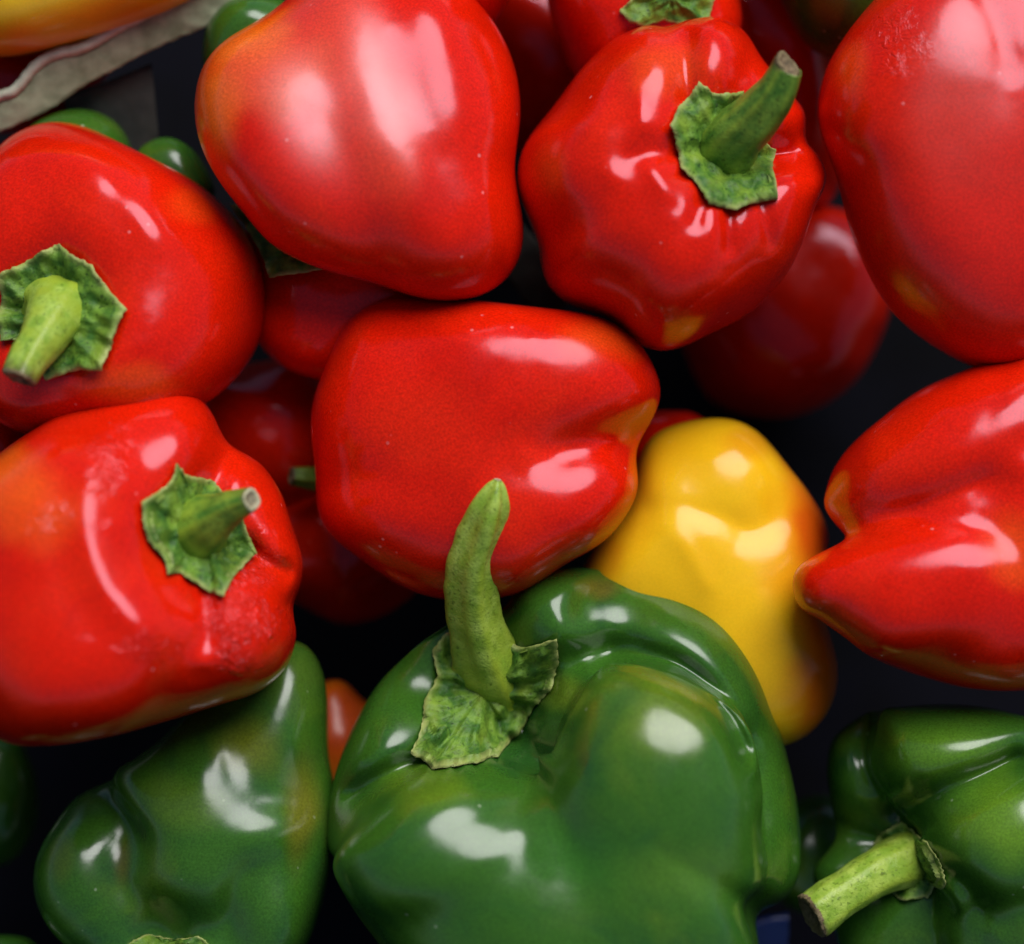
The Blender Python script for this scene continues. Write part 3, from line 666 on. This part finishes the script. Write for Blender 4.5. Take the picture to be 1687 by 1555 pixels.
pepper('orange pepper glimpsed in the gap between the two lower green ones', (548, 1215), -340, ORANGE, sub=5,
  auto=dict(axis=(0.25, 0.45, 0.85), R=70, Lh=80, n=3, phase=.1, off=.4, seed=22, fat=.66), outline=[(490, 1190), (510, 1140), (548, 1125), (590, 1145), (620, 1200), (605, 1290), (550, 1330), (505, 1280)],
  tints=[(545, 1210, 90, 120, (0.50, 0.06, 0.003), 1)])
pepper('dark green pepper at left edge in deep shade under the lower left red', (-10, 1320), -420, GREEN, sub=5,
  auto=dict(axis=(0.25, 0.45, 0.85), R=100, Lh=100, n=4, phase=.1, off=.4, seed=23, fat=.66), outline=[(-120, 1300), (-60, 1220), (20, 1210), (60, 1290), (50, 1380), (-10, 1430), (-100, 1400)], group=GROUPS['green'])
pepper('edge of green pepper at very bottom left corner', (20, 1610), -150, GREEN, sub=5,
  auto=dict(axis=(0.25, 0.45, 0.85), R=80, Lh=80, n=4, phase=.1, off=.4, seed=24, fat=.66), outline=[(-70, 1600), (-30, 1550), (20, 1540), (60, 1555), (90, 1620), (40, 1690), (-40, 1680)], group=GROUPS['green'])
pepper('dim green pepper in the gap right of the big green one', (1350, 1410), -450, GREEN, sub=5,
  auto=dict(axis=(0.25, 0.45, 0.85), R=110, Lh=100, n=4, phase=.1, off=.4, seed=25, fat=.66), outline=[(1260, 1400), (1300, 1330), (1360, 1310), (1430, 1360), (1440, 1450), (1380, 1500), (1290, 1490)], group=GROUPS['green'])
pepper('small round green pepper at top left behind the large hazy red', (420, 50), -170, GREEN, sub=5,
  auto=dict(axis=(0.25, 0.45, 0.85), R=90, Lh=90, n=4, phase=.1, off=.3, seed=26, fat=.75), outline=[(333, 90), (340, 45), (370, 8), (410, -5), (450, -5), (490, 20), (500, 80), (450, 130), (380, 140), (340, 120)], soft=20, group=GROUPS['green'])
pepper('green pepper rim showing above the left red one, below the wooden basket', (130, 245), -190, GREEN, sub=5,
  auto=dict(axis=(0.25, 0.45, 0.85), R=90, Lh=80, n=4, phase=.1, off=.3, seed=27, fat=.75), outline=[(40, 230), (70, 196), (120, 180), (170, 188), (205, 218), (215, 270), (160, 320), (80, 310)], soft=20, group=GROUPS['green'])
pepper('small green pepper tip in the gap between left and top reds', (290, 290), -190, GREEN, sub=5,
  auto=dict(axis=(0.25, 0.45, 0.85), R=60, Lh=60, n=4, phase=.1, off=.3, seed=28, fat=.75), outline=[(225, 270), (240, 238), (275, 226), (310, 240), (338, 275), (355, 320), (320, 350), (260, 340)], soft=20, group=GROUPS['green'])
# in the basket, top left
pepper('yellow and orange pepper at top left corner inside the wooden basket', (110, -60), -120, YELLOW, sub=6,
  lobes=[(60, -60, 0, 200, 130, 140, 8), (220, -80, 0, 190, 120, 130, 12)],
  outline=[(-160, -60), (-100, -180), (60, -240), (260, -220), (390, -130), (380, -50), (300, 10), (210, 45), (120, 72), (30, 92), (-60, 90), (-130, 40)],
  tints=[(40, 85, 190, 45, (0.74, 0.20, 0.005), .85), (250, 20, 130, 40, (0.74, 0.22, 0.005), .7)], dusty=[(100, 0, 200, 120, .6)])
pepper('dark red pepper in shade under the yellow one in the wooden basket', (40, 130), -330, RED, sub=5,
  auto=dict(axis=(0.25, 0.45, 0.85), R=110, Lh=100, n=4, phase=.1, off=.4, seed=30, fat=.66), outline=[(-100, 120), (-60, 60), (40, 40), (150, 40), (190, 90), (120, 190), (20, 220), (-70, 200)], group=GROUPS['red'])

# ------------------------------------------------------------------ wooden basket, top left
def band(name, fr, top, bot, ztop, zbot, thick, mat, parent, seed=1, rough_edge=2.0):
    A = catmull(fr.loc(top)[:, :2], 14, closed=False); B = catmull(fr.loc(bot)[:, :2], 14, closed=False)
    n = 90
    def res(P):
        d = np.r_[0, np.cumsum(np.hypot(*np.diff(P, axis=0).T))]; t = np.linspace(0, d[-1], n)
        return np.c_[np.interp(t, d, P[:, 0]), np.interp(t, d, P[:, 1])]
    A, B = res(A), res(B); L = []
    m = 10
    for i in range(n):
        a = np.array([*A[i], ztop]); b = np.array([*B[i], zbot]); e = b - a
        nrm = np.cross(np.r_[A[min(i + 1, n - 1)] - A[max(i - 1, 0)], 0], e); nrm /= np.linalg.norm(nrm)
        if nrm[2] < 0: nrm = -nrm
        for j in range(m + 1): L.append(a + e * j / m + nrm * 3 * math.sin(math.pi * j / m))
        for j in range(m, -1, -1): L.append(a + e * j / m - nrm * thick)
    L = np.array(L); k = 2 * (m + 1)
    L[:, :2] += np.c_[sines(L, 16, seed), sines(L, 11, seed + 1)] * rough_edge
    L[:, 2] += sines(L, 30, seed + 2) * rough_edge
    F = [(i * k + j, i * k + (j + 1) % k, (i + 1) * k + (j + 1) % k, (i + 1) * k + j) for i in range(n - 1) for j in range(k)]
    F += [tuple(range(k))[::-1], tuple((n - 1) * k + j for j in range(k))]
    return mesh_obj(name, fr, L, F, mat, parent)
fb = Frame(190, 110, -130)
bk = bpy.data.objects.new('wooden_basket', None); col.objects.link(bk); bk.location = fb.c
tag(bk, 'weathered thin wooden basket rim crossing the top left corner', 'basket')
band('rim_strip', fb, [(-60, 190), (0, 158), (25, 148), (60, 108), (95, 88), (140, 76), (205, 40), (275, 4), (360, -40)], [(-60, 235), (5, 214), (75, 182), (130, 145), (190, 112), (270, 72), (340, 42), (385, 5), (440, -30)], 10, -10, 14, WOOD, bk, 3, 1.1)
band('rim_edge', fb, [(-60, 182), (0, 151), (22, 141), (56, 101), (92, 81), (138, 69), (203, 33), (273, -3), (358, -47)], [(-60, 190), (0, 160), (26, 150), (62, 109), (97, 90), (142, 78), (207, 42), (277, 6), (362, -38)], 8, 20, 12, WOODL, bk, 5, 0.9)
band('side_panel', fb, [(90, 150), (160, 128), (240, 95)], [(130, 250), (190, 250), (250, 245)], -70, -120, 10, WOODD, bk, 7, 1.0)
# a second pale basket edge glimpsed in the gap right of the top red
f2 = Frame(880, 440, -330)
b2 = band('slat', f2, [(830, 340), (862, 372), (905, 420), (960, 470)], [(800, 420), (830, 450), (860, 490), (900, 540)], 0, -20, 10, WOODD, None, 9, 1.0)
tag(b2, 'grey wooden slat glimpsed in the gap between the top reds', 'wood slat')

# a blue crate whose slats show in two gaps at the bottom
fc = Frame(640, 1540, -330)
bc = bpy.data.objects.new('plastic_crate', None); col.objects.link(bc); bc.location = fc.c
tag(bc, 'blue plastic crate showing as slivers in the gaps at the bottom', 'crate')
band('slat', fc, [(1225, 1530), (1265, 1515), (1300, 1510)], [(1225, 1640), (1265, 1640), (1300, 1640)], 0, -60, 12, BLUE, bc, 11, 0.6)
#band('slat', fc, [(-60, 1515), (10, 1510), (70, 1518)], [(-60, 1640), (10, 1640), (80, 1640)], -90, -150, 12, BLUE, bc, 12, 0.6)

# ------------------------------------------------------------------ tray the pile rests in
ft = Frame(843, 777, -900)
n = 60; xs = np.linspace(-1500, 1500, n); ys = np.linspace(-1400, 1400, n)
L = np.array([(x, y, 6 * math.sin(x / 60) * math.sin(y / 60)) for y in ys for x in xs])
F = [(j * n + i, j * n + i + 1, (j + 1) * n + i + 1, (j + 1) * n + i) for j in range(n - 1) for i in range(n - 1)]
tr = mesh_obj('ground', ft, L, F, TRAY)
tag(tr, kind='structure')
